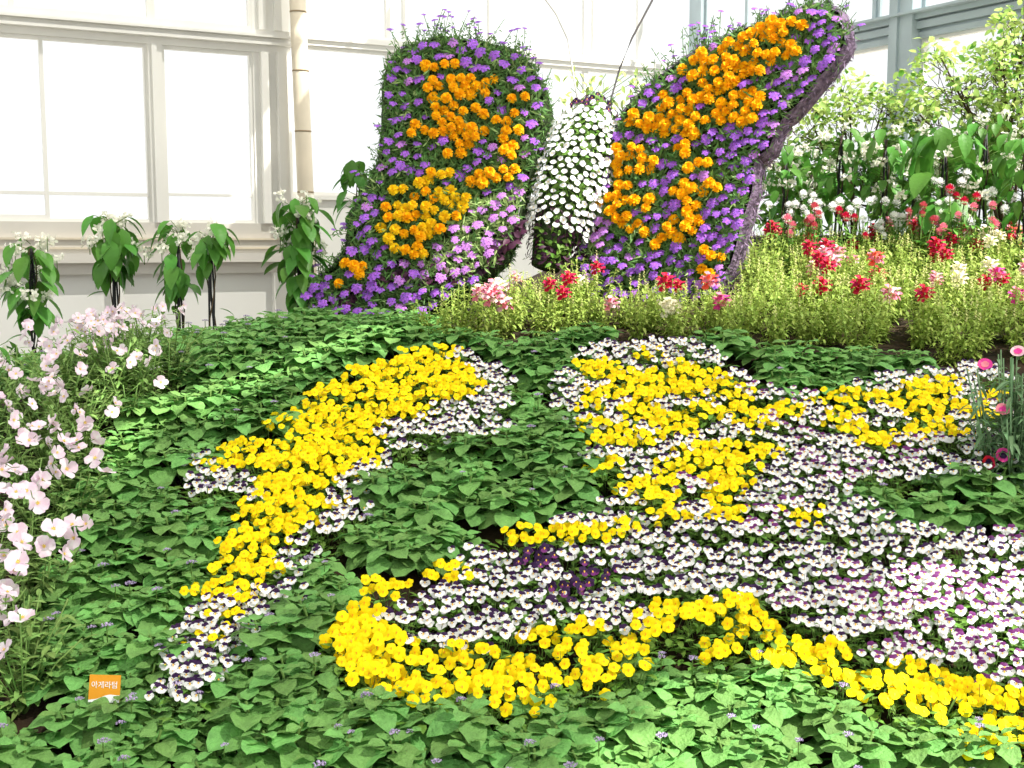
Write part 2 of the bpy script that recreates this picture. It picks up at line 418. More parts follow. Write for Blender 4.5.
def ager_foliage():
    mb = MB()
    for q in range(3):
        a0 = q * 2.1 + U(-.4, .4); r0 = U(.03, .05); cx, cy = r0 * math.cos(a0), r0 * math.sin(a0); zt = U(.065, .10); ph = R() * 6
        mb.tube([(cx * .2, cy * .2, 0), (cx, cy, zt)], .003, 'stem', 4)
        for lv, (n, L, el, zz) in enumerate(((5, .070, -.1, .55), (5, .058, .12, .8), (4, .034, .42, .98))):
            for k in range(n):
                a = ph + lv * .75 + k * 6.283 / n + U(-.25, .25); l = L * U(.82, 1.15)
                X = T(cx, cy, zt * zz) @ RZ(a) @ T(0, .01, 0) @ RX(el + U(-.2, .2)) @ RY(U(-.3, .3))
                mb.leaf(X, l, l * U(.78, .92), 'ager', ROUND, U(.15, .5), U(.05, .25), 6, .03)
    return mb.mesh('ageratum_foliage')
AF = [ager_foliage() for _ in range(10)]
def fluff():
    mb = MB()
    for k in range(9):
        a = k * 2.4; r = .0042 * math.sqrt(k) ; c = Vector((r * math.cos(a), r * math.sin(a), .008 - r * .25))
        for j in range(9):
            d = Vector((U(-1, 1), U(-1, 1), U(.1, 1.2))).normalized()
            mb.blade(T(*c) @ face(d) @ RX(1.5), .0062, .0028, 'mauve', 0)
    mb.tube([(0, 0, -.03), (0, 0, .006)], .0015, 'stem', 3)
    return mb.mesh('flower_head')
FL = [fluff() for _ in range(4)]
def snap_foliage():
    mb = MB(); tops = []
    for q in range(8):
        a = q * 2.4 + U(-.4, .4); r = .018 * math.sqrt(q); H = U(.12, .22) * (1 - r * 2); x, y = r * math.cos(a), r * math.sin(a)
        tx, ty = x * 1.9 + U(-.015, .015), y * 1.9 + U(-.015, .015)
        mb.tube([(x * .5, y * .5, 0), (tx, ty, H)], .0018, 'snapleaf', 3)
        for k in range(24):
            f = (k + .5) / 24; an = k * 2.4 + U(-.5, .5)
            X = T(x * .5 + (tx - x * .5) * f, y * .5 + (ty - y * .5) * f, H * f) @ RZ(an) @ RX(U(-.3, .8))
            mb.leaf(X, U(.026, .044) * (1.15 - .5 * f), U(.010, .015), 'snapleaf', LANCE, .5, .2, 3)
        if q < 5: tops.append((tx, ty, H))
        if R() < .3:
            for k in range(9):
                f = k / 9; mb.leaf(T(tx, ty, H + .042 * f) @ RZ(k * 2.4) @ RX(.7), .014 - .006 * f, .009 - .003 * f, 'snapbud', LANCE, .2, .4, 2)
    return mb.mesh('snapdragon_foliage'), tops
SF = [snap_foliage() for _ in range(7)]
def snap_head(mt, mt2=None):
    mb = MB()
    for k in range(10):
        a = k * 2.4; f = k / 10; z = .034 * f
        X = T(0, 0, z) @ RZ(a) @ T(0, .016 * (1 - .5 * f), 0) @ RX(.15); s = 1.1 - .3 * f
        m = mt if not mt2 or k % 2 else mt2
        for sx in (-1, 1): mb.petal(X @ RZ(sx * .35) @ RX(.8), .018 * s, .016 * s, m, -.5, crink=.15)
        for sx in (-1, 0, 1): mb.petal(X @ RZ(sx * .6) @ RX(-.3), .017 * s, .014 * s, m, -.5, crink=.15)
    mb.tube([(0, 0, -.03), (0, 0, .03)], .002, 'snapleaf', 4)
    return mb.mesh('flower_spike')
SH = {k: [snap_head(*v) for _ in range(2)] for k, v in dict(crimson=('crimson',), pink=('pink', 'rosewhite'), white=('cream',), coral=('coral', 'pink'), magenta=('magenta', 'pink'), rose=('rosewhite', 'pink')).items()}
def marigold(mt):
    mb = MB()
    for ring, (n, L, el, z) in enumerate(((11, .026, .1, 0), (10, .022, .45, .004), (8, .017, .8, .008), (5, .012, 1.15, .011))):
        for k in range(n):
            mb.petal(T(0, 0, z) @ RZ(k * 6.283 / n + ring * .4 + U(-.15, .15)) @ T(0, .003, 0) @ RX(el + U(-.15, .15)), L * U(.9, 1.08), .0125, mt, -.35, ((0, .4), (.5, .9), (1, 1.0)), .12)
    return mb
MG = {k: [marigold(k) for _ in range(3)] for k in ('orange', 'amber')}
MGm = {k: [x.mesh('marigold') for x in v] for k, v in MG.items()}
def verbena(mt):
    mb = MB()
    for k in range(17):
        a = k * 2.4; r = .0052 * math.sqrt(k); n = Vector((r * math.cos(a) * 30, r * math.sin(a) * 30, 1))
        X = T(r * math.cos(a), r * math.sin(a), .006 - r * r * 9) @ face(n, Vector((0, 1, .1)), R() * 6)
        vs = [(0, 0, 0)]
        for j in range(10): q = j * .6283; rr = .0082 if j % 2 == 0 else .0042; vs.append((rr * math.cos(q), rr * math.sin(q), .001))
        mb.add(vs, [(0, 1 + j, 1 + (j + 1) % 10) for j in range(10)], mt, X)
        mb.blade(X @ RX(-1.5), .012, .002, 'vdark', 0)
    return mb
VB = {k: [verbena(k) for _ in range(3)] for k in ('violet', 'lilac')}
VBm = {k: [x.mesh('verbena_head') for x in v] for k, v in VB.items()}
def primrose():
    mb = MB()
    for k in range(4):
        mb.petal(RZ(k * 1.571 + U(-.15, .15)) @ RX(.25 + U(-.3, .3)), .030, .034, 'prim', U(-.2, .3), ((0, .15), (.3, .55), (.7, 1.0), (1, .7)), .14)
    for k in range(6): mb.blade(RZ(k * 1.05) @ RX(.9), .010, .002, 'eye', 0)
    mb.add([(.006, 0, .001), (0, .006, .001), (-.006, 0, .001), (0, -.006, .001)], [(0, 1, 2, 3)], 'snapbud', T(0, 0, .001))
    mb.tube([(0, 0, 0), (0, -.01, -.02), (0, -.03, -.03)], .0014, 'stem', 3)
    return mb.mesh('primrose_flower')
PR = [primrose() for _ in range(4)]
def prim_foliage():
    mb = MB()
    for q in range(13):
        a = U(0, 6.28); H = U(.08, .24); r = U(.02, .12); tip = Vector((r * math.cos(a), r * math.sin(a), H))
        mb.tube([(0, 0, 0), tip * .55 + Vector((0, 0, .02)), tip], .0018, 'primleaf', 4)
        for k in range(13):
            f = .15 + .85 * k / 13; p = tip * f
            mb.leaf(T(*p) @ RZ(U(0, 6.28)) @ RX(U(-.1, .8)), U(.028, .05), U(.011, .017), 'primleaf', LANCE, .3, .2, 3)
    return mb.mesh('primrose_foliage')
PF = [prim_foliage() for _ in range(5)]

# ================================================================ THE FLOWER BED
ARCH = [(440, 352), (470, 352), (498, 378), (512, 402), (512, 422), (480, 434), (432, 442), (404, 456), (380, 470), (352, 502), (342, 530), (304, 560), (282, 600), (264, 626), (236, 642), (216, 662), (192, 690), (172, 697), (178, 664), (194, 640), (198, 610), (214, 575), (228, 540), (246, 498), (190, 492), (198, 465), (238, 452), (270, 433), (320, 398), (360, 373), (400, 358)]
ARCH_Y = [(436, 352), (470, 362), (496, 384), (486, 394), (430, 408), (400, 424), (376, 446), (356, 472), (330, 488), (324, 518), (296, 538), (270, 560), (268, 592), (252, 612), (232, 606), (224, 580), (238, 545), (252, 508), (266, 474), (250, 466), (214, 474), (206, 462), (240, 450), (270, 432), (320, 397), (380, 362)]
FIG = [(600, 348), (700, 352), (730, 365), (748, 386), (775, 400), (830, 394), (900, 380), (996, 372), (1004, 468), (905, 482), (830, 484), (812, 496), (880, 524), (960, 536), (1060, 548), (1060, 755), (1000, 742), (930, 716), (870, 698), (815, 680), (780, 655), (740, 650), (690, 650), (640, 664), (560, 694), (480, 708), (400, 700), (345, 680), (338, 622), (375, 606), (385, 585), (430, 565), (500, 540), (600, 524), (598, 470), (583, 430), (566, 392), (574, 362)]
FY = [([(590, 362), (690, 352), (742, 385), (742, 412), (700, 430), (664, 446), (640, 480), (632, 502), (612, 500), (600, 462), (585, 400)], .76),
      ([(600, 482), (650, 470), (700, 438), (780, 445), (770, 474), (700, 500), (668, 526), (618, 516)], .72),
      ([(742, 400), (830, 396), (1000, 372), (996, 420), (900, 450), (830, 440), (750, 440)], .52),
      ([(340, 618), (392, 600), (396, 648), (440, 658), (520, 645), (560, 632), (640, 630), (720, 606), (775, 600), (812, 640), (870, 660), (930, 680), (1000, 692), (1060, 700), (1060, 755), (1000, 742), (930, 716), (870, 698), (815, 680), (780, 655), (740, 650), (640, 664), (560, 694), (480, 708), (390, 700), (345, 680)], 1.0),
      ([(470, 556), (500, 540), (600, 522), (650, 530), (640, 546), (560, 552), (500, 562)], .55),
      ([(690, 505), (790, 502), (830, 515), (760, 524), (700, 522)], .6),
      ([(380, 590), (440, 566), (452, 575), (400, 600)], .7)]
PRIM = [(-30, 400), (60, 368), (110, 352), (150, 346), (188, 356), (150, 398), (110, 440), (84, 470), (70, 530), (52, 610), (34, 720), (-30, 700)]
SNAP = [(430, 348), (440, 322), (470, 300), (560, 290), (740, 280), (760, 262), (1090, 250), (1090, 372), (1000, 368), (870, 362), (800, 350), (700, 346), (560, 340)]
def hexgrid(s, x0, x1, y0, y1, jit=.28):
    j = 0; y = y0
    while y < y1:
        x = x0 + (s / 2 if j % 2 else 0)
        while x < x1:
            yield x + U(-jit, jit) * s, y + U(-jit, jit) * s; x += s
        y += s * .866; j += 1
def arch_where(x, y):
    return 'near its broad top end' if y < 430 and x > 330 else 'on its pointed left spur' if x < 262 and y < 500 else 'half way down it' if y < 550 else 'near its narrow lower tip'
def fig_where(x, y):
    if y < 400 + 0 and x < 750 or (y < 480 and x < 690): return 'in the tall block left of the upper arm'
    if y < 495 and x >= 690: return 'in the upper arm ' + ('beside the tall block' if x < 800 else 'in its middle' if x < 900 else 'at its end by the dianthus')
    return 'in the lower band ' + ('at its rounded left end' if x < 470 else 'under the tall block' if x < 680 else 'below the upper arm' if x < 860 else 'at the right edge')
def make_viola(x, y, kind, label, group, n, hz=1., fs=.69):
    z = mound(x, y) - .004
    t = thing({'y': 'yellow_viola_plant', 'w': 'white_viola_plant', 'm': 'white_viola_plant', 'p': 'purple_viola_plant'}[kind], label, 'flower', (x, y, z), group)
    f = obj('foliage', random.choice(VF), t, RZ(R() * 6.28) @ S(U(.9, 1.15)))
    a0 = R() * 6
    for k in range(n):
        a = a0 + k * 2.4; r = .0165 * math.sqrt(k) * U(.85, 1.15)
        nrm = Vector((U(-.5, .45), -1 + U(-.3, .3), .5 + U(-.45, .4)))
        X = T(r * math.cos(a), r * math.sin(a), (.092 + U(-.014, .02) - r * .25) * hz) @ face(nrm, Vector((U(-.3, .3), 0, 1))) @ S(fs * U(.85, 1.15))
        k2 = kind
        obj('flower', random.choice(VI[k2]), t, X)
nv = 0
for (x, y) in hexgrid(.083, -1.6, 2.6, 1.9, 4.6):
    z = mound(x, y); px, py = proj((x, y, z + .07))
    if py > 596 and px < 330: continue
    if inpoly(px, py, ARCH) or edge_dist(px, py, ARCH) < (7 if py > 560 else 3):
        yel = inpoly(px, py, ARCH_Y)
        if yel and py > 590 and R() < .3: yel = False
        if not yel and py > 590 and R() < .14: yel = True
        wh = arch_where(px, py)
        if yel: make_viola(x, y, 'y', 'yellow viola plant in the yellow arching band at left, ' + wh, 'yellow violas of the arching band ' + wh, random.randint(15, 18))
        else: make_viola(x, y, 'w', 'white and dark purple viola plant edging the yellow arching band, ' + wh, 'white violas of the arching band ' + wh, 12)
        nv += 1
    elif inpoly(px, py, FIG) or edge_dist(px, py, FIG) < 5:
        yel = False; front = False
        for i, (P, pr) in enumerate(FY):
            if (inpoly(px, py, P) or (i == 3 and edge_dist(px, py, P) < 5)) and R() < pr: yel = True; front = i == 3
        wh = fig_where(px, py)
        if yel and front:
            w2 = 'around its rounded left end' if px < 450 else 'along its middle' if px < 800 else 'at the right edge'
            make_viola(x, y, 'y', 'yellow viola plant in the front edging of the lower band ' + w2, 'yellow violas of the front edging ' + w2, random.randint(8, 10) + (3 if px > 780 else 0), U(.8, 1.3), .78)
        elif yel: make_viola(x, y, 'y', 'yellow viola plant among white violas ' + wh, 'yellow violas ' + wh, random.randint(12, 15))
        else:
            k = 'm' if (px > 840 and py > 560 and R() < .8) or (px > 690 and R() < .15) else 'p' if (480 < px < 700 and 555 < py < 620 and R() < .10) else 'w'
            d = {'w': 'white and dark purple viola plant ', 'm': 'white and magenta viola plant ', 'p': 'all purple viola plant '}[k]
            make_viola(x, y, k, d + wh, d.strip() + 's ' + wh, 13)
        nv += 1
for (px, py) in ((350, 628), (368, 612), (362, 640), (378, 652), (352, 655), (384, 674), (364, 674), (372, 628), (346, 642), (400, 690), (384, 690)):
    q = on_mound(px, py, .085); make_viola(q.x, q.y, 'y', 'yellow viola plant in the front edging of the lower band around its rounded left end', 'yellow violas of the front edging around its rounded left end', 7, 1., .84)
for (px, py, k) in ((264, 600, 'w'), (244, 604, 'y'), (222, 606, 'w'), (206, 618, 'w'), (254, 618, 'w'), (228, 622, 'y'), (240, 634, 'w'), (196, 634, 'w'), (214, 636, 'w'), (204, 650, 'y'),
                    (226, 650, 'w'), (188, 652, 'w'), (208, 664, 'w'), (190, 668, 'w'), (180, 682, 'w'), (196, 680, 'w'), (174, 696, 'w')):
    q = on_mound(px, py, .075); wh = arch_where(px, py)
    if k == 'y': make_viola(q.x, q.y, 'y', 'yellow viola plant in the yellow arching band at left, ' + wh, 'yellow violas of the arching band ' + wh, 7)
    else: make_viola(q.x, q.y, 'w', 'white and dark purple viola plant edging the yellow arching band, ' + wh, 'white violas of the arching band ' + wh, 12)
# ageratum ground cover
def ager_where(x, y):
    if y < 352 and x > 540: return 'in the strip along the foot of the snapdragons'
    if x > 800 and 470 < y < 545: return 'in the wedge between upper arm and lower band'
    if x > 590 and y > 640: return 'in the sunny lower right corner' if x > 690 else 'in front of the middle of the lower band'
    if y > 690: return 'in front row, ' + ('near the orange plant tag' if x < 230 else 'below the rounded end of the lower band')
    if y < 400 and x < 440: return 'on the upper slope behind the yellow arch' if x > 250 else 'on the upper slope beside the pink primroses'
    if x < 250: return 'on the lower slope between primroses and yellow arch' if y > 520 else 'on the slope left of the yellow arch'
    return 'between the yellow arch and the right-hand violas' if False else ('between the yellow arch and the tall viola block' if y < 540 else 'between the arch tip and the lower band')
na = 0
for (x, y) in hexgrid(.118, -2.2, 2.4, 1.75, 4.9):
    z = mound(x, y); px, py = proj((x, y, z + .06))
    if py > 860 or px < -60 or px > 1085 or inpoly(px, py, PRIM) or inpoly(*proj((x, y, z + .03)), SNAP): continue
    if any(inpoly(px, py, P) or edge_dist(px, py, P) < (4 if px > 780 and py < 560 else 9) for P in (ARCH, FIG)): continue
    lim = 318 if px < 430 else 330
    if py < lim or (px < 20 and py < 690) or (px < 150 and py < 345): continue
    if px > 985 and 350 < py < 470: continue
    if abs(px - 106) < 24 and 702 < py < 738: continue
    wh = ager_where(px, py)
    t = thing('ageratum_plant', 'leafy green ageratum plant ' + wh, 'plant', (x, y, z - .004), 'ageratum plants ' + wh)
    obj('foliage', random.choice(AF), t, RZ(R() * 6.28) @ S(U(.85, 1.12)))
    for k in range(random.choice((0, 1, 1, 2) if py > 560 else (0, 0, 1))):
        obj('flower_head', random.choice(FL), t, T(U(-.04, .04), U(-.06, .02), U(.10, .118)) @ S(U(.6, 1.)))
    na += 1
# snapdragons
ns = 0
for (x, y) in hexgrid(.128, -1.0, 3.1, 4.0, 5.9):
    z = mound(x, y); px, py = proj((x, y, z))
    if not inpoly(px, py, SNAP): continue
    front_of_wing = px < 745
    if front_of_wing and (y > (4.95 if 505 < px < 585 else 4.66) or (px < 490 and y > 4.5)): continue
    me, tops = random.choice(SF)
    col = None
    if R() < (.4 if px > 620 and y > 4.3 else .34 if y > 4.3 else .12):
        col = random.choice(['crimson', 'crimson', 'crimson', 'crimson', 'pink', 'white', 'coral', 'rose', 'magenta'] if px > 560 else ['pink', 'rose', 'rose', 'white', 'crimson'])
    side = 'below the left wing' if px < 540 else 'below the right wing' if px < 745 else 'before the white-flowered climbers' if px < 900 else 'near the right glass wall'
    row = 'in the front rows ' if y < 4.55 else 'in the back rows '
    d = {'crimson': 'crimson', 'pink': 'pink', 'white': 'creamy white', 'coral': 'coral red', 'rose': 'pale rose', 'magenta': 'magenta', None: 'unopened pale green'}[col]
    t = thing('snapdragon_plant', d + ' snapdragon plant ' + row + side, 'flower', (x, y, z - .004), d + ' snapdragons ' + row + side)
    a = R() * 6.28; s = U(.7, .98) if front_of_wing else U(.8, 1.1)
    obj('foliage', me, t, RZ(a) @ S(s))
    if col:
        for k in random.sample(range(5), random.choice((1, 1, 1, 2))):
            p = RZ(a) @ S(s) @ Vector(tops[k]); obj('flower_spike', random.choice(SH[col]), t, T(*p) @ RX(.25) @ S(U(.9, 1.3)))
    ns += 1
# pink evening primroses down the left edge
np_ = 0
for (x, y) in hexgrid(.125, -2.3, -.6, 2.0, 5.0):
    z = mound(x, y); px, py = proj((x, y, z + .08))
    if not inpoly(px, py, PRIM): continue
    wh = 'by the foot of the climber stakes' if py < 385 else 'half way along the left edge' if py < 480 else 'at the lower left edge of the bed'
    lowl = py > 470
    t = thing('evening_primrose_plant', 'pale pink evening primrose plant ' + wh, 'flower', (x, y, z - .004), 'pink evening primroses ' + wh)
    obj('foliage', random.choice(PF), t, RZ(R() * 6.28) @ S(U(.8, 1.05)))
    for k in range(random.randint(5, 7) if lowl else random.randint(3, 5)):
        X = T(U(-.09, .09), U(-.11, .06), U(.16, .26)) @ face(Vector((U(-1, 1.2), U(-1, .2), U(-.2, 1.2))), roll=R() * 6) @ S(U(.7, .95) if lowl else U(.55, .8))
        obj('flower', random.choice(PR), t, X)
    np_ += 1

# plant tag
p = on_mound(107, 747)
t = thing('plant_tag', 'small orange and white plant name tag standing among green leaves', 'sign', (p.x, p.y, mound(p.x, p.y) - .01), rz=math.radians(-4))
wt, ht, zb = .031, .026, .124
X = T(0, 0, zb) @ RX(-.25)
mb = MB(); mb.box((0, 0, 0), (wt, .0012, ht), 'tago', X); obj('card', mb.mesh('card', False), t)
mb = MB(); nn = 14; vs = []
for i in range(nn + 1):
    u = i / nn; vs += [(-wt + 2 * wt * u, -.0016, -ht), (-wt + 2 * wt * u, -.0016, -ht + .004 + .012 * sm(.2, .75, u) + .002 * math.sin(u * 5))]
mb.add(vs, [(2 * i, 2 * i + 2, 2 * i + 3, 2 * i + 1) for i in range(nn)], 'tagw', X)
obj('white_wave', mb.mesh('wave', False), t)
mb = MB(); mb.tube([(0, .003, 0), (0, .003, zb)], .003, 'tagw', 6); obj('stake', mb.mesh('stake'), t)
cu = bpy.data.curves.new('lettering', 'FONT'); cu.body = '\uc544\uac8c\ub77c\ud140'; cu.size = .0145; cu.align_x = 'CENTER'; cu.extrude = .0002; cu.materials.append(M['tagw'])
tmp = bpy.data.objects.new('lettering', cu); C.objects.link(tmp); bpy.context.view_layer.update()
lm = bpy.data.meshes.new_from_object(tmp.evaluated_get(bpy.context.evaluated_depsgraph_get())); bpy.data.objects.remove(tmp); bpy.data.curves.remove(cu)
lt = obj('lettering', lm, t, X @ T(0, -.0018, .002) @ RX(math.pi / 2))

# ================================================================ BUTTERFLY
class Plane:
    def __init__(s, P, n): s.P = Vector(P); s.n = Vector(n).normalized()
    def at(s, px, py, off=0):
        d = ray(px, py); k = (s.P + s.n * off - CAM).dot(s.n) / d.dot(s.n); return CAM + d * k
bp = on_mound(560, 300)
topi = thing('butterfly_topiary', 'giant butterfly topiary with orange and purple flower-covered wings at top of bed', 'topiary', (bp.x, bp.y, mound(bp.x, bp.y)))
org = Vector(topi.location)
def wing(PL, OUT, rim, thick, MAR, n_verb, n_fol, keep_m, keep_v, up_edge, lilac_zone, amber_zone, burg):
    cx = sum(p[0] for p in OUT) / len(OUT); cy = sum(p[1] for p in OUT) / len(OUT)
    # finer outline
    O2 = []
    for i in range(len(OUT)):
        a, b = OUT[i], OUT[(i + 1) % len(OUT)]
        for k in range(3): O2.append((a[0] + (b[0] - a[0]) * k / 3, a[1] + (b[1] - a[1]) * k / 3))
    fr = [PL.at(*p) - org for p in O2]; bk = [p - PL.n * thick for p in fr]; n = len(fr)
    mb = MB(); from mathutils.geometry import tessellate_polygon
    tri = tessellate_polygon([[Vector((p[0], p[1], 0)) for p in O2]])
    mb.add(fr + bk, [tuple(t) for t in tri] + [tuple(i + n for i in reversed(t)) for t in tri] + [(i, (i + 1) % n, n + (i + 1) % n, n + i) for i in range(n)], 'wing')
    W = obj('wing', mb.mesh('wing', False), topi)
    # netting round the rim, a little proud of the packing
    cen = sum(fr, Vector()) / n
    mb = MB(); rows = 5; vs = []
    for k in range(rows):
        f = k / (rows - 1); bul = .012 + .03 * math.sin(f * math.pi)
        for i in range(n):
            tn = (fr[(i + 1) % n] - fr[i - 1]).normalized(); o = tn.cross(PL.n).normalized()
            if inpoly(*proj(org + fr[i] + o * .02), O2): o = -o
            vs.append(fr[i] - PL.n * (thick * f) + o * (bul + U(-.006, .006)))
    fs = [(k * n + i, k * n + (i + 1) % n, (k + 1) * n + (i + 1) % n, (k + 1) * n + i) for k in range(rows - 1) for i in range(n)]
    mb.add(vs, fs, 'net' if rim else 'wing'); obj('edge_netting' if rim else 'edge_packing', mb.mesh('edge'), W)
    mb = MB()
    for k in range(1500 if rim else 3600):
        i = random.randrange(n); j = (i + 1) % n; f = U(.05, 1.0)
        tn = (fr[j] - fr[i]).normalized(); o = tn.cross(PL.n).normalized()
        if inpoly(*proj(org + fr[i] + o * .02), O2): o = -o
        p = fr[i].lerp(fr[j], R()) - PL.n * (thick * f) + o * (.012 + .03 * math.sin(f * 3.1416))
        mb.blade(T(*p) @ face(o + Vector((U(-1, 1), U(-1, 1), U(-1, 1))) * .6, Vector((U(-1, 1), U(-1, 1), U(-1, .6)))), U(.02, .05), U(.004, .009), 'dry' if rim and (R() < .7 or f > .5) else 'vdark', U(-.4, .4))
    obj('edge_foliage', mb.mesh('edge_foliage', False), W)
    xs = [p[0] for p in OUT]; ys = [p[1] for p in OUT]
    def rnd():
        while True:
            q = (U(min(xs) - 4, max(xs) + 4), U(min(ys) - 4, max(ys) + 4))
            if inpoly(q[0], q[1], OUT): return q
    mb = MB(); up = Vector((0, 0, 1))
    for k in range(n_fol):
        q = rnd(); p = PL.at(q[0], q[1], U(-.005, .05)) - org
        d = (PL.n * U(.2, 1) + up * U(-.2, .7) + Vector((U(-.8, .8), U(-.2, .2), U(-.4, .4))))
        m = 'vpale' if (inpoly(q[0], q[1], lilac_zone) and R() < .7) or R() < .08 else 'vdark'
        for j in range(3):
            X = T(*p) @ face((PL.n + Vector((U(-1, 1), U(-1, 1), U(-1, 1))) * .8), d) @ RZ(U(-1.2, 1.2))
            mb.blade(X, U(.02, .055), U(.006, .011), m, U(-.2, .5))
    obj('foliage', mb.mesh('foliage', False), W)
    # wiry stems standing past the upper rim
    mb = MB(); tips = []
    for (x0, y0, x1, y1, cnt) in up_edge:
        for k in range(cnt):
            f = R(); q = (x0 + (x1 - x0) * f, y0 + (y1 - y0) * f); p = PL.at(q[0], q[1], U(-.08, .02)) - org
            tip = p + up * U(.0, .09) + Vector((U(-.05, .05), U(-.05, .02), 0)) + (p - cen).normalized() * U(.0, .07)
            mb.tube([p, p.lerp(tip, .5) + Vector((U(-.01, .01), 0, 0)), tip], .0016, 'vdark', 3)
            for j in range(9):
                f2 = U(0, .9); mb.blade(T(*p.lerp(tip, f2)) @ face(Vector((U(-1, 1), -1, U(-.5, 1))), roll=R() * 6), .022, .006, 'vdark')
            tips.append(tip)
    obj('rim_foliage', mb.mesh('rim_foliage', False), W)
    # burgundy leaves along the foot
    if burg:
        mb = MB()
        for (x0, y0, x1, y1, wd, cnt) in burg:
            for k in range(cnt):
                f = R(); p = PL.at(x0 + (x1 - x0) * f + U(-wd, wd), y0 + (y1 - y0) * f + U(-wd, wd), U(.0, .05)) - org
                mb.leaf(T(*p) @ face(PL.n + Vector((U(-.8, .8), U(-.5, .5), U(-.3, 1))), Vector((U(-1, 1), 0, U(-1, .6)))), U(.03, .05), U(.02, .034), 'burg', OV, .3, .2, 3)
        obj('burgundy_foliage', mb.mesh('burgundy_foliage'), W)
    fm = []; used = []
    for (x0, y0, x1, y1, wd) in MAR:
        L = math.hypot(x1 - x0, y1 - y0); cnt = max(1, int((L + 8) * (2 * wd + 6) / 92))
        for k in range(cnt):
            for tr_ in range(25):
                f = R(); q = (x0 + (x1 - x0) * f + U(-wd, wd), y0 + (y1 - y0) * f + U(-wd, wd))
                if all(math.hypot(q[0] - u[0], q[1] - u[1]) > 8.3 for u in used): break
            else: continue
            used.append(q)
            p = PL.at(q[0], q[1], U(.045, .075)) - org
            col = 'amber' if inpoly(q[0], q[1], amber_zone) and R() < .65 else 'orange'
            fm.append((T(*p) @ face(PL.n * 1.0 + Vector((U(-.5, .5), -.2, U(0, 1.1)))) @ S(U(.72, .96)), col, random.randrange(3)))
    fv = []
    tries = 0
    while len(fv) < n_verb and tries < 20000:
        tries += 1
        q = rnd()
        if any(math.hypot(q[0] - u[0], q[1] - u[1]) < 9 for u in used) : continue
        if edge_dist(q[0], q[1], OUT) > 20 and R() < .55: continue
        used.append(q)
        p = PL.at(q[0], q[1], U(.035, .065)) - org
        col = 'lilac' if inpoly(q[0], q[1], lilac_zone) or R() < .12 else 'violet'
        fv.append((T(*p) @ face(PL.n * .9 + Vector((U(-.4, .4), -.1, U(.2, 1.1)))) @ S(U(.75, 1.2)), col, random.randrange(3)))
    for tip in tips:
        if R() < .5: fv.append((T(*tip) @ face(Vector((U(-.3, .3), -.4, 1))) @ S(U(.45, .8)), 'violet', random.randrange(3)))
    for lst, keep, one, mass, tmpl, tm in ((fm, keep_m, 'marigold', 'marigold_mass', MGm, MG), (fv, keep_v, 'verbena_head', 'verbena_mass', VBm, VB)):
        random.shuffle(lst)
        for X, col, v in lst[:keep]: obj(one, tmpl[col][v], W, X)
        mb = MB()
        for X, col, v in lst[keep:]: mb.merge(tm[col][v], X)
        if lst[keep:]: o = obj(mass, mb.mesh(mass), W); o['kind'] = 'stuff'
    print('wing', len(fm), len(fv))
    return W
def edge_sign(P): return 1 if sum(P[i][0] * P[(i + 1) % len(P)][1] - P[(i + 1) % len(P)][0] * P[i][1] for i in range(len(P))) > 0 else -1
LW_OUT = [(408, 50), (440, 40), (480, 44), (515, 55), (536, 82), (543, 112), (534, 150), (520, 190), (514, 225), (500, 255), (470, 285), (430, 310), (360, 326), (318, 322), (302, 304), (306, 288), (335, 272), (352, 250), (356, 215), (372, 188), (384, 160), (390, 125), (388, 85), (394, 62)]
RW_OUT = [(836, 14), (842, 40), (826, 66), (800, 96), (778, 118), (766, 146), (752, 156), (748, 190), (738, 225), (728, 262), (712, 292), (670, 312), (600, 306), (578, 270), (584, 225), (598, 180), (610, 145), (628, 110), (652, 86), (684, 62), (716, 44), (752, 30), (790, 14), (815, 6)]
LM = [(426, 66, 456, 61, 5), (430, 86, 493, 80, 6), (436, 96, 453, 113, 6), (460, 92, 482, 96, 4), (463, 106, 483, 115, 5), (509, 98, 523, 96, 4), (513, 110, 514, 112, 3), (500, 124, 523, 127, 5), (504, 136, 510, 151, 5), (413, 129, 480, 133, 5), (440, 110, 466, 140, 7), (446, 152, 473, 144, 5), (473, 181, 516, 168, 6), (480, 168, 502, 172, 3), (426, 177, 453, 172, 5), (393, 186, 413, 200, 5), (416, 188, 463, 200, 7), (386, 210, 460, 212, 7), (383, 233, 440, 228, 7), (396, 248, 420, 250, 5), (343, 262, 363, 270, 5), (336, 280, 338, 286, 3)]
RM = [(797, 22, 730, 44, 8), (794, 46, 707, 84, 9), (748, 44, 700, 66, 8), (697, 58, 687, 74, 6), (760, 62, 700, 92, 8), (687, 94, 757, 98, 8), (680, 114, 747, 118, 7), (676, 128, 694, 130, 5), (659, 100, 679, 130, 8), (632, 118, 672, 128, 6), (616, 150, 645, 154, 6), (619, 164, 652, 166, 6), (599, 199, 649, 204, 6), (612, 213, 639, 230, 6), (622, 176, 630, 194, 6), (659, 233, 679, 239, 5), (658, 242, 696, 210, 6), (700, 251, 720, 256, 4), (677, 190, 691, 199, 5), (687, 167, 710, 165, 4), (684, 188, 717, 187, 5), (682, 208, 697, 228, 5), (698, 270, 708, 272, 3), (672, 146, 690, 150, 5)]
PLL = Plane((-.15, 5.0, 1.6), (-.02, -1, .22))
PLR = Plane((.6, 5.0, 1.7), (-.46, -1, .20))
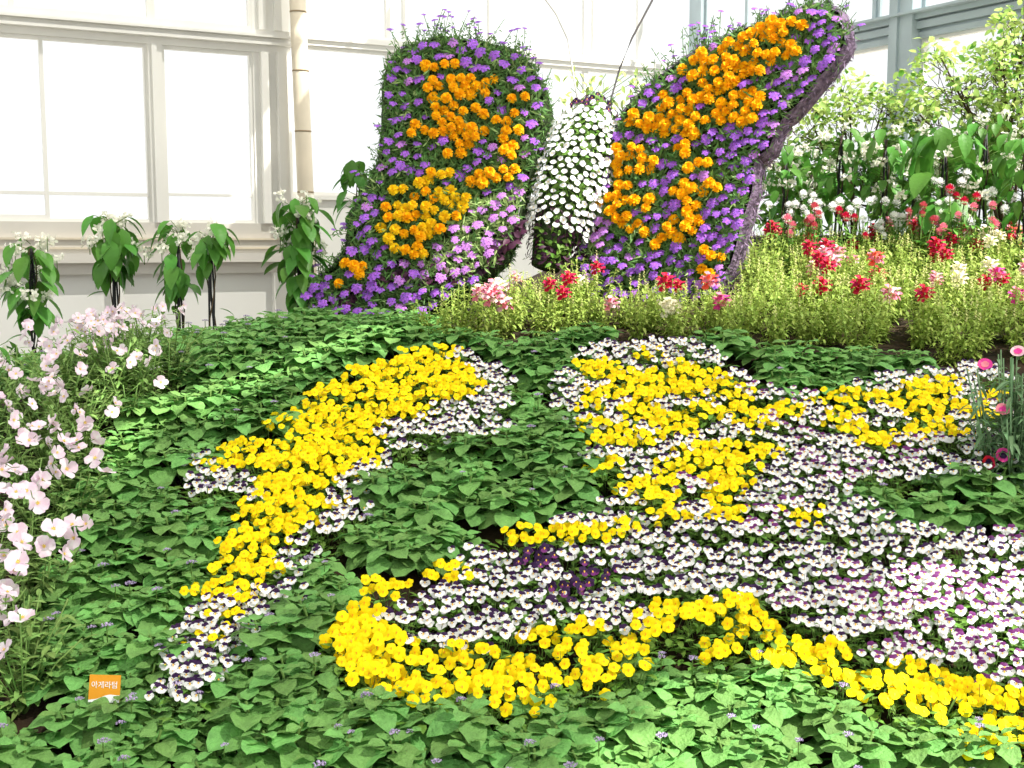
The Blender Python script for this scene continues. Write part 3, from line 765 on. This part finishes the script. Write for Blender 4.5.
wing(PLL, LW_OUT, False, .16, LM, 165, 4200, 45, 45, [(395, 60, 440, 40, 22), (440, 40, 520, 55, 34), (520, 55, 545, 110, 24), (390, 70, 386, 150, 24), (384, 160, 350, 240, 18), (543, 110, 515, 200, 16), (350, 250, 306, 290, 10)],
     [(455, 205), (530, 180), (528, 230), (500, 260), (440, 290), (430, 265)], [(380, 170), (470, 170), (470, 235), (440, 255), (380, 255)],
     [(335, 300, 400, 268, 8, 90), (400, 280, 480, 268, 10, 110), (480, 265, 522, 225, 6, 60), (330, 310, 350, 300, 8, 30)])
wing(PLR, RW_OUT, True, .14, RM, 185, 4600, 55, 55, [(650, 86, 720, 42, 34), (720, 42, 830, 6, 44), (838, 15, 842, 40, 8), (650, 90, 600, 170, 24), (598, 180, 580, 260, 14)],
     [(584, 200), (600, 190), (604, 250), (590, 290)], [(0, 0)] * 3, [(580, 270, 590, 225, 6, 60), (600, 300, 700, 300, 8, 80)])
# body
PB = Plane((.25, 4.95, 1.6), (-.08, -1, .3))
ax0 = PB.at(597, 100, -.10) - org; ax1 = PB.at(545, 268, -.10) - org
mb = MB(); prof = [(0, .045), (.08, .085), (.2, .125), (.4, .15), (.6, .14), (.8, .115), (1, .08)]
def prad(f):
    for (f0, r0), (f1, r1) in zip(prof, prof[1:]):
        if f <= f1: return r0 + (r1 - r0) * (f - f0) / (f1 - f0)
    return prof[-1][1]
d = (ax1 - ax0).normalized(); a_ = d.cross(Vector((0, 1, 0))).normalized(); b_ = d.cross(a_).normalized()
if b_.y > 0: b_ = -b_
vs = []
for f, r in prof:
    for j in range(14):
        q = j * 6.283 / 14; vs.append(ax0.lerp(ax1, f) + (a_ * math.cos(q) + b_ * math.sin(q)) * (r - .02))
mb.add(vs, [(i * 14 + j, i * 14 + (j + 1) % 14, (i + 1) * 14 + (j + 1) % 14, (i + 1) * 14 + j) for i in range(6) for j in range(14)] + [tuple(range(14)), tuple(range(84, 98))], 'wing')
body = obj('body', mb.mesh('body'), topi)
def skin(f, q, off=0):
    o = a_ * math.cos(q) + b_ * math.sin(q); return ax0.lerp(ax1, f) + o * (prad(f) + off), o
mb = MB()
for k in range(1500):
    f = R(); p, o = skin(f, U(-.4, 3.55), U(-.03, .015))
    low = f > .72
    mb.leaf(T(*p) @ face(o + Vector((U(-1, 1), U(-.5, .5), U(-.6, 1))) * .8, Vector((U(-1, 1), 0, U(-.4, 1)))), U(.022, .038), U(.011, .018), 'burg' if low and R() < .6 else 'vleaf', LANCE, .3, .2, 3)
for k in range(60):
    p = PB.at(U(560, 640), U(72, 112), U(-.2, -.05)) - org; mb.leaf(T(*p) @ face(Vector((U(-1, 1), -1, U(-.3, 1))), Vector((U(-1, 1), 0, 1))), U(.03, .05), U(.012, .022), 'pale', LANCE, .3, .2, 3)
for k in range(14):
    mb.tube([PB.at(U(580, 610), 112, -.12) - org, PB.at(U(565, 645), U(72, 95), -.1) - org], .0018, 'stem', 3)
obj('foliage', mb.mesh('foliage'), body)
VW = [viola('W').mesh('white_viola_flower') for _ in range(3)]
mbv = MB(); tw = [viola('W') for _ in range(3)]; td = viola('p')
used = []; k = 0; tries = 0
while tries < 9000:
    tries += 1; f = U(0, .80); p, o = skin(f, U(-.1, 3.25), U(.008, .028))
    if any((p - u).length < .0275 for u in used): continue
    used.append(p)
    X = T(*p) @ face(o + Vector((U(-.4, .4), -.6, U(-.2, .6)))) @ S(U(.72, .98))
    if f < .1 and R() < .6: mbv.merge(td, X @ S(.9))
    elif k < 100 and o.y < -.1: obj('viola_flower', VW[k % 3], body, X); k += 1
    else: mbv.merge(random.choice(tw), X)
o = obj('viola_mass', mbv.mesh('viola_mass'), body); o['kind'] = 'stuff'
# antennae
mb = MB(); mb.tube([PB.at(*q, -.05) - org for q in ((606, 118), (613, 92), (620, 68), (632, 38), (646, 12), (660, -14), (672, -30))], .0045, 'wired', 6); obj('antenna', mb.mesh('antenna'), topi)
mb = MB(); mb.tube([PB.at(*q, -.05) - org for q in ((580, 112), (574, 80), (568, 40), (556, 14), (540, -8), (526, -26))], .004, 'wire_sunlit', 6); obj('antenna', mb.mesh('antenna'), topi)

# ================================================================ CLIMBERS ON STAKES
def climber(label, group, x, y, z0, H, head_h, rad, n_leaf, n_fl, dense=1., low=0, leafL=.10):
    t = thing('clerodendrum_plant', label, 'plant', (x, y, z0), group)
    mb = MB()
    for q in range(3):
        a = q * 2.09; b = .05
        mb.tube([(b * math.cos(a), b * math.sin(a), -.03), (.014 * math.cos(a + .8), .014 * math.sin(a + .8), H * .35), (.012 * math.cos(a + 2), .012 * math.sin(a + 2), H * .7), (0, 0, H)], .0045, 'wire', 5)
    for q in range(2): mb.tube([(.02, 0, 0)] + [(.018 * math.cos(k * .9 + q * 3), .018 * math.sin(k * .9 + q * 3), H * k / 9) for k in range(1, 10)], .0028, 'bark', 4)
    obj('stake', mb.mesh('stake'), t)
    mb = MB()
    for k in range(n_leaf):
        f = R(); zz = H - head_h * f + .02; a = U(0, 6.28); r = rad * U(.25, 1) * (math.sin(math.pi * min(1, .25 + .8 * f)) * .7 + .4)
        p = Vector((r * math.cos(a) * .7, r * math.sin(a) * .7, zz + .03)); l = leafL * U(.7, 1.2)
        mb.tube([(0, 0, zz), p], .0016, 'stem', 3)
        mb.leaf(T(*p) @ RZ(a - 1.57 + U(-.5, .5)) @ RX(U(-1.25, -.25)), l, l * U(.5, .62), 'cler', OV, U(.15, .5), U(.1, .3), 5)
    for k in range(low):
        f = R(); a = U(0, 6.28); zz = (H - head_h) * f; l = leafL * U(.6, .95)
        mb.leaf(T(0, 0, zz) @ RZ(a) @ T(0, .03, 0) @ RX(U(-.8, .3)), l, l * .5, 'cler', OV, .4, .2, 5)
    obj('foliage', mb.mesh('foliage'), t)
    for k in range(n_fl):
        f = R() ** 1.5; a = U(0, 6.28); r = rad * U(.5, 1.05) * (.5 + .6 * f)
        mb = MB(); mb.tube([(0, 0, -.05), (0, 0, .01)], .002, 'stem', 3)
        for j in range(random.randint(7, 13)):
            c = Vector((U(-1, 1), U(-1, 1), U(-.6, .8))) * .028
            for s_ in range(3): mb.petal(T(*c) @ Euler((U(0, 6), U(0, 6), U(0, 6))).to_matrix().to_4x4(), .017, .012, 'bract', .3)
        obj('white_flower_cluster', mb.mesh('cluster'), t, T(r * math.cos(a), r * math.sin(a), H - head_h * f * .8 + .04))
    return t
def cl_at(px, ytop, Y, yb, label, group=None, **k):
    x = (px - 512) / F * Y * 1.0; z0 = mound(x, Y)
    zt = CAM.z - (ytop - 245) / F * Y
    return climber(label, group, x, Y, z0, zt - z0, **k)
cl_at(34, 248, 4.75, 360, 'white-flowered climber on leaning wire stake, second from left edge', head_h=.32, rad=.13, n_leaf=56, n_fl=18, low=7)
cl_at(-12, 352, 4.3, 400, 'white-flowered climber cut off by the left edge', head_h=.26, rad=.11, n_leaf=34, n_fl=5, low=4)
cl_at(116, 228, 4.85, 340, 'white-flowered climber with round leafy head on black stake by the wall post', head_h=.20, rad=.12, n_leaf=44, n_fl=14, low=5, leafL=.11)
cl_at(180, 232, 4.9, 335, 'loose white-flowered climber with leaves halfway down its stake', head_h=.30, rad=.10, n_leaf=34, n_fl=8, low=8)
cl_at(212, 236, 4.8, 335, 'slim white-flowered climber with a bare black stake', head_h=.16, rad=.085, n_leaf=22, n_fl=8, low=5)
cl_at(300, 206, 5.0, 330, 'columnar white-flowered climber in front of the bamboo pole', head_h=.48, rad=.115, n_leaf=95, n_fl=16, low=4)
cl_at(362, 172, 5.45, 260, 'leafy climber half hidden behind the left wing', head_h=.35, rad=.11, n_leaf=40, n_fl=1, low=4)
for i, (px, yt, Y, lab) in enumerate(((782, 158, 5.8, 'white-flowered climber close behind the right wing edge'), (836, 138, 5.7, 'white-flowered climber between the right wing and the steel post'),
        (880, 142, 5.6, 'white-flowered climber below the steel wall post'), (938, 140, 5.4, 'large-leaved white-flowered climber right of the steel post'),
        (978, 128, 5.6, 'white-flowered climber under the pale tree crown'), (1018, 140, 5.4, 'white-flowered climber at the right edge of the picture'), (910, 160, 5.9, 'white-flowered climber set back behind the others'), (808, 176, 5.95, 'low white-flowered climber set back near the wing'))):
    cl_at(px, yt, Y, 230, lab, head_h=.38, rad=.20, n_leaf=56, n_fl=11, low=14, leafL=.085 if i != 3 else .14)

# ================================================================ PALE SHRUBS BY THE RIGHT WALL
def shrub(label, px, Y, blobs, lm, leafL, n, name='pale_shrub'):
    x = (px - 512) / F * Y; z0 = mound(x, Y); t = thing(name, label, 'shrub', (x, Y, z0))
    br = MB(); fo = MB()
    for (bx, by, rx, ry, cnt) in blobs:
        c = Vector(((bx - 512) / F * Y - x, 0, CAM.z - (by - 245) / F * Y - z0)); rX, rZ = rx / F * Y, ry / F * Y
        br.tube([(0, 0, -.02), (c.x * .3 + U(-.03, .03), U(-.05, .05), c.z * .5), c], .010, 'bark', 6, .004)
        for k in range(cnt):
            v = Vector((U(-1, 1), U(-1, 1), U(-1, 1)))
            if v.length > 1: v.normalize()
            p = c + Vector((v.x * rX, v.y * rX * .8, v.z * rZ))
            st_ = c * U(.72, 1.0) + Vector((U(-.06, .06), U(-.06, .06), U(-.05, .05))); br.tube([st_, p.lerp(st_, .4) + Vector((U(-.02, .02), 0, .02)), p], .002, 'bark', 4, .001)
            for j in range(n):
                a = j * 2.4 + R(); l = leafL * U(.65, 1.2)
                fo.leaf(T(*(p + Vector((U(-.05, .05), U(-.05, .05), U(-.04, .05))))) @ RZ(a) @ T(0, .008, 0) @ RX(U(-.9, .9)) @ RY(U(-.8, .8)), l, l * .56, lm if R() < .88 else 'mid', ROUND, .25, .15, 4)
    obj('branches', br.mesh('branches'), t); obj('foliage', fo.mesh('foliage'), t)
shrub('pale yellow-green tree spreading its crown at the upper right corner', 1004, 6.1, [(950, 92, 60, 20, 40), (990, 62, 34, 22, 30), (1018, 86, 40, 50, 52), (1000, 118, 50, 18, 26), (912, 118, 40, 16, 22), (930, 62, 22, 12, 10), (1012, 22, 26, 20, 22)], 'pale', .042, 11, 'pale_leaved_tree')
shrub('pale green shrub before the glass beside the right wing tip', 850, 6.2, [(842, 94, 26, 10, 10), (876, 108, 30, 14, 20), (836, 118, 30, 12, 16), (808, 128, 22, 22, 18)], 'pale', .042, 10)
shrub('dark green shrub filling the gap behind the right-hand climbers', 960, 6.3, [(930, 170, 70, 40, 90), (1010, 170, 44, 50, 60), (850, 180, 50, 40, 70), (790, 190, 30, 44, 44)], 'mid', .06, 9, 'green_shrub')

# globe amaranth and red clusters in front of them
def ball(mt, r):
    mb = MB()
    for k in range(46):
        z = 1 - 2 * (k + .5) / 46; q = k * 2.4; s = math.sqrt(1 - z * z); d_ = Vector((s * math.cos(q), s * math.sin(q), z))
        mb.petal(T(*(d_ * r * .55)) @ face(d_) @ RX(.9), r * .6, r * .5, mt, .1, ((0, .6), (.5, 1), (1, .4)))
    mb.tube([(0, 0, -.09), (0, 0, 0)], .0016, 'stem', 3)
    return mb.mesh('flower_ball')
BW = ball('white', .021); BR = ball('dusty', .019); BC = ball('crimson', .02); BPk = ball('pink', .02)
def tall(label, group, px, py, Y, me, n, name, H):
    x = (px - 512) / F * Y; zt = CAM.z - (py - 245) / F * Y; z0 = mound(x, Y); t = thing(name, label, 'flower', (x, Y, z0), group)
    mb = MB(); h = zt - z0
    spots = []
    for k in range(n):
        a = U(0, 6.28); r = U(.02, .10); p = Vector((r * math.cos(a), r * math.sin(a), h + U(-.07, .05))); spots.append(p)
        mb.tube([(0, 0, -.01), p * .5, p], .002, 'stem', 3)
        for j in range(7): mb.leaf(T(*(p * U(.1, .8))) @ RZ(U(0, 6.28)) @ RX(U(-.3, .6)), U(.04, .07), U(.014, .024), 'mid', LANCE, .3, .2, 4)
    obj('foliage', mb.mesh('foliage'), t)
    for p in spots: obj('flower_ball', me, t, T(*p) @ S(U(.85, 1.2)))
for (px, py) in ((772, 214), (800, 205), (828, 210), (862, 205), (900, 215), (928, 205), (955, 214), (985, 200), (1010, 208), (945, 182), (880, 222)):
    wh = 'behind the right wing edge' if px < 815 else 'in front of the middle climbers' if px < 940 else 'near the right wall'
    tall('white globe-flowered plant on thin stems ' + wh, 'white globe flowers ' + wh, px, py, 5.35 + U(0, .15), BW, 6, 'globe_amaranth', .3)
for i, (px, py, me, c) in enumerate(((916, 205, BR, 'dusty rose'), (950, 196, BC, 'crimson'), (975, 214, BPk, 'pink'), (815, 216, BR, 'dusty rose'), (845, 222, BC, 'crimson'), (935, 218, BPk, 'pink'), (1016, 228, BC, 'crimson'), (790, 225, BPk, 'pink'))):
    wh = 'near the right wing edge' if px < 860 else 'beside white globe flowers' if px < 990 else 'at the right edge'
    tall(c + ' round-headed plant on thin stems ' + wh, c + ' round-headed flowers ' + wh, px, py, 5.25, me, 4, 'round_headed_flower', .3)

# dianthus at the right edge
p = on_mound(1012, 488); z0 = mound(p.x, p.y)
t = thing('dianthus_plant', 'dianthus plant with narrow blue-green leaves and pink flowers at right edge', 'flower', (p.x, p.y, z0 - .004))
mb = MB()
for k in range(70):
    a = U(0, 6.28); r = U(.0, .12); tip = Vector((r * math.cos(a) * 1.3, r * math.sin(a), U(.10, .38))); mb.tube([(r * math.cos(a) * .5, r * math.sin(a) * .5, 0), tip], .002, 'dleaf', 4)
    for j in range(11):
        f = .1 + .85 * j / 11; q = Vector((r * math.cos(a) * .5, r * math.sin(a) * .5, 0)).lerp(tip, f)
        mb.leaf(T(*q) @ RZ(U(0, 6.28)) @ RX(U(-.4, .8)), U(.045, .08), .012, 'dleaf', LANCE, .5, .3, 4)
obj('foliage', mb.mesh('foliage'), t)
def pinks(m1, m2):
    mb = MB()
    for k in range(5):
        mb.petal(RZ(k * 1.2566) @ RX(.15), .021, .023, m1, .1, ((0, .2), (.4, .7), (.8, 1.1), (1, .95)), .08)
        mb.petal(RZ(k * 1.2566) @ T(0, 0, .0015) @ RX(.15), .012, .014, m2, .1)
    mb.tube([(0, 0, -.03), (0, 0, 0)], .004, 'dleaf', 6); return mb.mesh('dianthus_flower')
for (px, py, m1, m2, n_) in ((1018, 352, 'rosewhite', 'magenta', (-.5, -1, 1.2)), (1003, 410, 'pink', 'magenta', (-.3, -1, 1.)), (1003, 455, 'magenta', 'darkp', (-.2, -1, .3)), (990, 462, 'crimson', 'darkp', (-.9, -.6, -.1)), (985, 365, 'magenta', 'pink', (-.4, -1, 1))):
    q = CAM + ray(px, py) * ((p.y - .06) / ray(px, py).y) - Vector(t.location); obj('flower', pinks(m1, m2), t, T(*q) @ face(n_) @ S(.9))
print('counts', nv, na, ns, np_, len(bpy.data.objects))
